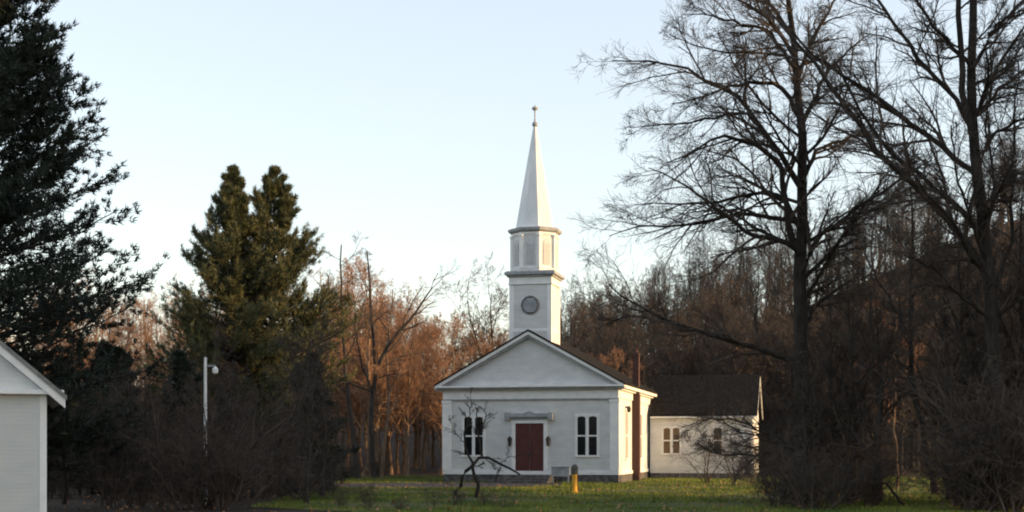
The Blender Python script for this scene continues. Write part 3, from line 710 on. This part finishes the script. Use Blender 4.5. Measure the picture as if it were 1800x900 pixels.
# ------------------------------------------------------------------ woods
def near(x, y, r, boxes):
    return any(x0 - r < x < x1 + r and y0 - r < y < y1 + r for x0, x1, y0, y1 in boxes)
KEEP = [(-7, 8, 78, 98), (8, 18, 86, 100)]
wood_r = random.Random(5)
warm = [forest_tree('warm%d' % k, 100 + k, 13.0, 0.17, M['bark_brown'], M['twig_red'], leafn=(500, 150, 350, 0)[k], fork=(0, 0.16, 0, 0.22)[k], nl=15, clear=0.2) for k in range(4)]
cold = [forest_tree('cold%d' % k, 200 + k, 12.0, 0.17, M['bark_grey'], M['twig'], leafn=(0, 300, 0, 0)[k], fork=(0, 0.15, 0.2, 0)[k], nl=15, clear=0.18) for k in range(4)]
cnt = {}
def plant(kind, meshes, px, Z, s, label, group, parts=True, zoff=0.0):
    x = X(px, Z); z = H1(x, Z)
    if near(x, Z, 1.2, KEEP): return None
    k = wood_r.randrange(len(meshes))
    sc = (s * wood_r.uniform(0.9, 1.1), s * wood_r.uniform(0.9, 1.1), s)
    if parts: return tree_thing(kind, meshes[k][0], meshes[k][1], (x, Z, z - 0.1), wood_r.uniform(0, 6.28), label, 'tree', group, sc)
    sc = (s * wood_r.uniform(0.75, 1.2), s * wood_r.uniform(0.75, 1.2), s * wood_r.uniform(0.75, 1.4))
    o = link(kind, meshes[k]); o.location = (x, Z, z - 0.05); o.rotation_euler = (0, 0, wood_r.uniform(0, 6.28)); o.scale = sc
    return meta(o, label, 'shrub', group)
# sunlit trees between the pines and the church
for q in range(38):
    px = 585 + 315 * ((q * 0.618) % 1); Z = wood_r.uniform(97, 124)
    s = (1.12 - 0.30 * (px - 585) / 300) * wood_r.uniform(0.85, 1.1)
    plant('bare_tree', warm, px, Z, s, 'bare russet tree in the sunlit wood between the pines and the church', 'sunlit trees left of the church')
plant('bare_tree', cold, 868, 112, 1.22, 'tall thin grey tree just left of the church tower', None)
for q in range(26):
    plant('bare_tree', warm, wood_r.uniform(60, 585), wood_r.uniform(84, 120), wood_r.uniform(0.85, 1.1), 'bare brown tree in the wood behind the pines and the spruce', 'trees behind the pines')
# shaded hillside at right
for q in range(146):
    px = 985 + 870 * ((q * 0.618) % 1); Z = wood_r.uniform(106, 148)
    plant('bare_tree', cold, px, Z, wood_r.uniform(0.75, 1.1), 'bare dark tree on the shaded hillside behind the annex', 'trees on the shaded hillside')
for q in range(8):
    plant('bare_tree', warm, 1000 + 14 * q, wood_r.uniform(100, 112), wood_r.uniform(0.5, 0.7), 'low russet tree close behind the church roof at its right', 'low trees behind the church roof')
for q in range(22):
    u = (q * 0.618) % 1
    px = 1378 + 470 * u; Z = wood_r.uniform(47, 55.5)
    if 1560 < px < 1660: continue
    plant('bare_tree', cold, px, Z, wood_r.uniform(0.45, 0.75) * (0.85 + 0.45 * u), 'dark bare tree in the thicket right of the annex', 'thicket trees right of the annex')
# the far woods on the low ridge and the upper hillside: one mass
def mass(name, variants, spots, label, mats):
    rng = np.random.default_rng(77); Vs, Fs, off = [], [], 0
    for x, y, sc in spots:
        V, fa = variants[rng.integers(len(variants))]; a = rng.uniform(0, 6.28); c, sn = math.cos(a), math.sin(a)
        W_ = V * sc; W_ = np.stack([W_[:, 0] * c - W_[:, 1] * sn + x, W_[:, 0] * sn + W_[:, 1] * c + y, W_[:, 2] + H1(x, y) - 0.1], 1)
        Vs.append(W_); Fs.append((fa + off, 0)); off += len(V)
    meta(link(name, mesh_from(name, np.concatenate(Vs), Fs, mats)), label, 'wood', kind='stuff')
def light_tree(seed, H):
    rng = np.random.default_rng(seed); K = 7; z = np.linspace(0, H, K)
    tp = np.stack([np.cumsum(rng.normal(size=K) * 0.2), np.cumsum(rng.normal(size=K) * 0.2), z], 1)[None]; tr = (0.16 * (1 - 0.88 * z / H))[None]
    a = spawn(tp, tr, 14, rng, t0=0.15, ang=(0.5, 0.95), lf=0.34, rf=0.5, K=5, up=0.1, rmin=0.02)
    b = spawn(*a, 8, rng, lf=0.5, K=4, rmin=0.016); c = spawn(*b, 5, rng, lf=0.55, K=3, rmin=0.014)
    Vs, Fs, off = tube_mesh('m', [(tp, tr, 5, 0), (*a, 4, 0), (*b, 3, 0), (*c, 3, 0)], None)
    return np.concatenate(Vs), np.concatenate([f for f, _ in Fs])
lt = [light_tree(600 + k, 12.0) for k in range(3)]
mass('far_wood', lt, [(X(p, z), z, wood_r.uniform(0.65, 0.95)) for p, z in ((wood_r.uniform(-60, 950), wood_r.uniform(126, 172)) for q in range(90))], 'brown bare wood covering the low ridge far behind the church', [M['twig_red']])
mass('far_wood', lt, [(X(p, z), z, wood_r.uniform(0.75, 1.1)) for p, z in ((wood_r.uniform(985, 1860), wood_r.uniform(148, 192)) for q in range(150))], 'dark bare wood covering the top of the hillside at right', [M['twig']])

# brush
brush = [shrub_mesh(300 + k, (3.4, 2.6, 4.2, 3.0)[k], (8, 9, 7, 10)[k], M['twig'], lean=(0.35, 0.6, 0.25, 0.45)[k]) for k in range(4)]
for q in range(52):
    px = 70 + 520 * ((q * 0.618) % 1); Z = wood_r.uniform(46.5, 78)
    plant('bare_shrub', brush, px, Z, wood_r.uniform(0.8, 1.35) * (1.0 if px < 460 else 0.68), 'dark leafless shrub in the brush below the pines and the spruce', 'brush below the pines', parts=False)
for q in range(44):
    px = 1372 + 460 * ((q * 0.618) % 1); Z = wood_r.uniform(43.8, 55)
    if 1540 < px < 1690: continue
    plant('bare_shrub', brush, px, Z, wood_r.uniform(0.6, 1.1), 'dark leafless shrub at the foot of the trees at right', 'brush at right', parts=False)
for q in range(5):
    plant('bare_shrub', brush, (335, 352, 366, 380, 398)[q], wood_r.uniform(44.5, 46), (1.15, 1.25, 1.2, 1.3, 1.1)[q], 'dark leafless shrub in the brush below the pines and the spruce', 'brush below the pines', parts=False)
for q in range(9):
    plant('bare_shrub', brush, (1712, 1722, 1730, 1745, 1752, 1762, 1776, 1792, 1770)[q], wood_r.uniform(42.5, 44.3), (0.9, 1.2, 1.4, 1.2, 1.5, 1.3, 1.5, 1.2, 1.6)[q], 'dark leafless shrub at the foot of the trees at right', 'brush at right', parts=False)
for q in range(18):
    plant('bare_sapling', cold, 95 + 500 * ((q * 0.618) % 1), wood_r.uniform(46, 62), wood_r.uniform(0.3, 0.55), 'thin bare sapling among the dark brush below the pines', 'saplings in the brush')
for q in range(3):
    plant('bare_shrub', brush, (1248, 1290, 1322)[q], (79, 74, 77)[q], (0.75, 0.9, 0.95)[q], 'leafless shrub veiling the right half of the annex wall', 'shrubs before the annex', parts=False)
for q in range(16):
    plant('bare_shrub', brush, wood_r.uniform(590, 790), wood_r.uniform(93, 99), wood_r.uniform(0.4, 0.7), 'low brown shrub along the edge of the sunlit wood', 'shrubs along the sunlit wood', parts=False)
for q in range(7):
    plant('bare_shrub', brush, (600, 650, 700, 760, 800, 850, 890)[q], wood_r.uniform(44.5, 48), wood_r.uniform(0.22, 0.42), 'small dry shrub on the grass at the bottom of the view', 'small dry shrubs', parts=False)
hem = [conifer_meshes('hemlock%d' % k, 400 + k, 6.0, 2.0, 0.3, M['needle_dark'], step=0.4, per=6, tuft_n=10, tuft_l=0.26, tuft_w=0.03, sub=8, r0=0.09) for k in range(2)]
for q in range(8):
    px = (110, 160, 215, 270, 320, 400, 545, 185)[q]; Z = wood_r.uniform(58, 82)
    plant('young_hemlock', hem, px, Z, wood_r.uniform(0.8, 1.35), 'dark young hemlock standing in the brush below the pines', 'young hemlocks')
# unseen pines added at right: they keep the evening sun off the lower pines and the brush
shade = [conifer_meshes('shade%d' % k, 500 + k, 20.5, 4.4, (8.5, 4.5)[k], M['needle_dark'], step=0.6, per=6, tuft_n=10, tuft_l=0.45, tuft_w=0.05, sub=8) for k in range(2)]
for q in range(32):
    Z = 5 + (q // 2) * 3.2; x = 43 + 6 * (q % 2) + wood_r.uniform(-1.2, 1.2)
    tree_thing('added_tall_pine', *shade[1 if Z < 38 else 0], (x, Z + 1.5 * (q % 2), 0), wood_r.uniform(0, 6), 'unseen tall pine added right of the lawn to cast shade', 'tree', 'added shade pines', 1.4 if Z < 38 else 1.0)
